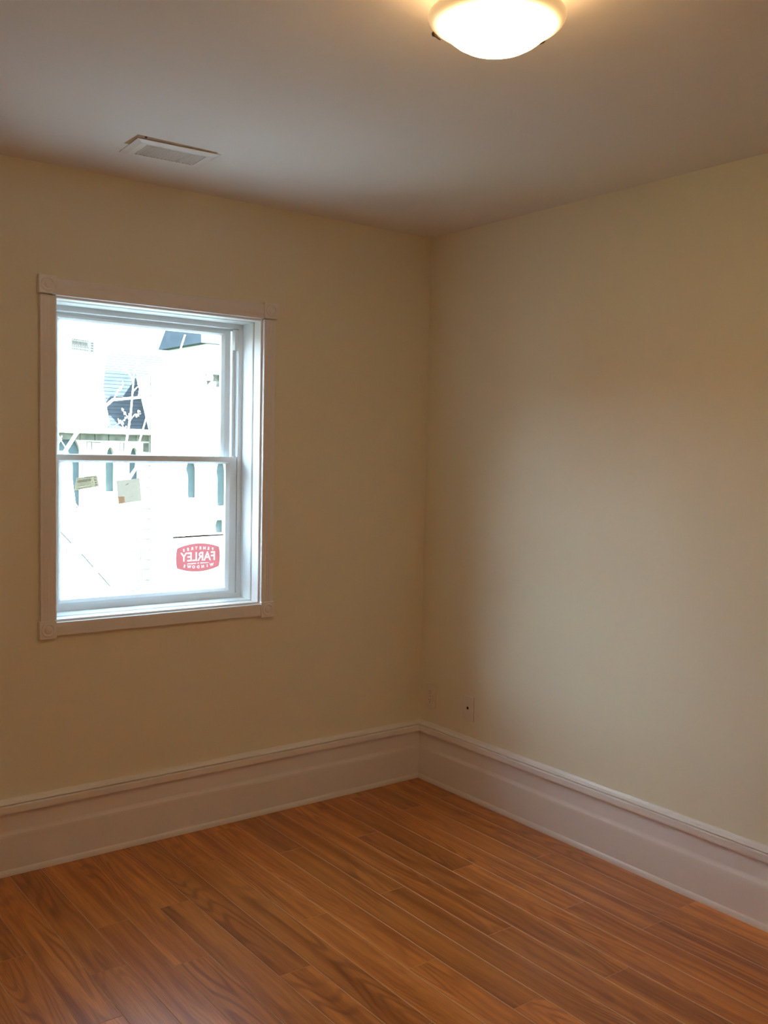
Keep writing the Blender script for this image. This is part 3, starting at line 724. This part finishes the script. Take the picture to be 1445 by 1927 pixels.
# unseen house added for light: white render throws sun indoors, brick stays dark
nh = tag(empty('added_house', (-13.5, 3.2, GZ)), 'tall house added out of view on the left, brick below and white render above to throw sunlight indoors', 'house')
obj('added_brick_wall', B(-4.5, 4.5, 0, 9.0, 0, 6.3), M['brick'], nh)
obj('added_rendered_wall', prism([(0, 6.3), (9.0, 6.3), (9.0, 12.0), (4.5, 15.0), (0, 12.0)], -4.5, 4.5), M['white'], nh)
o = nh.children[-1]; o.data.transform(Matrix.Rotation(math.pi / 2, 4, 'Z')); o.data.flip_normals() if False else None
o.data.transform(Matrix.Translation((0, 0, 0)))
for s_ in (-1, 1):
    bm = bmesh.new(); rings(bm, [[(x, 4.5 + s_ * -0.05, 15.17), (x, 4.5 + s_ * 4.8, 11.95), (x, 4.5 + s_ * 4.8, 11.8), (x, 4.5 + s_ * -0.05, 15.02)] for x in (-4.8, 4.8)], closed=False)
    obj('added_roof', bm, M['slate'], nh)
for wy in (1.6, 6.2):
    for wz in (1.2, 4.0):
        f = obj('window', B(4.5, 4.53, wy, wy + 1.0, wz, wz + 1.5), M['stone2'], nh); obj('pane', B(4.53, 4.54, wy + 0.07, wy + 0.93, wz + 0.07, wz + 1.43), M['leaded'], f)
# dark evergreens added out of view to hide the low sky
ev = random.Random(5)
for i in range(4):
    ex, ey = -16.5 + i * 5.6, 24 + ev.uniform(-.6, .6)
    hgt = ev.uniform(9.0, 11.0)
    t = tag(empty('added_evergreen', (ex, ey, GZ)), ('added unseen evergreen nearest the added house, first in the dark row', 'second added dark evergreen from the added house', 'third added dark evergreen, second from the church', 'added dark evergreen beside the church wing, last of the row')[i], 'tree', 'unseen evergreens added at the left of the yard to hide the low sky')
    obj('trunk', lathe([(0, 0), (0.22, 0), (0.15, 2.0), (0, 2.0)], 10), M['darkbark'], t)  # trunk of the added evergreen
    bm = bmesh.new()
    for k in range(9):
        z0 = 0.8 + (hgt - 0.8) * k / 9; rr_ = 2.4 * (1 - k / 9.6) + 0.1; n_ = 18
        lo = [bm.verts.new((rr_ * (1 + ev.uniform(-.25, .15) * (j % 2)) * math.cos(j * 2 * math.pi / n_), rr_ * (1 + ev.uniform(-.25, .15) * (j % 2)) * math.sin(j * 2 * math.pi / n_), z0 + ev.uniform(-.2, .2))) for j in range(n_)]
        tip = bm.verts.new((0, 0, min(hgt, z0 + (hgt - 0.8) / 9 * 2.2))); ce = bm.verts.new((0, 0, z0 + 0.3))
        for j in range(n_):
            bm.faces.new((lo[j], lo[(j + 1) % n_], tip)); bm.faces.new((lo[j], lo[(j + 1) % n_], ce))
    obj('foliage', bm, M['needles'], t)
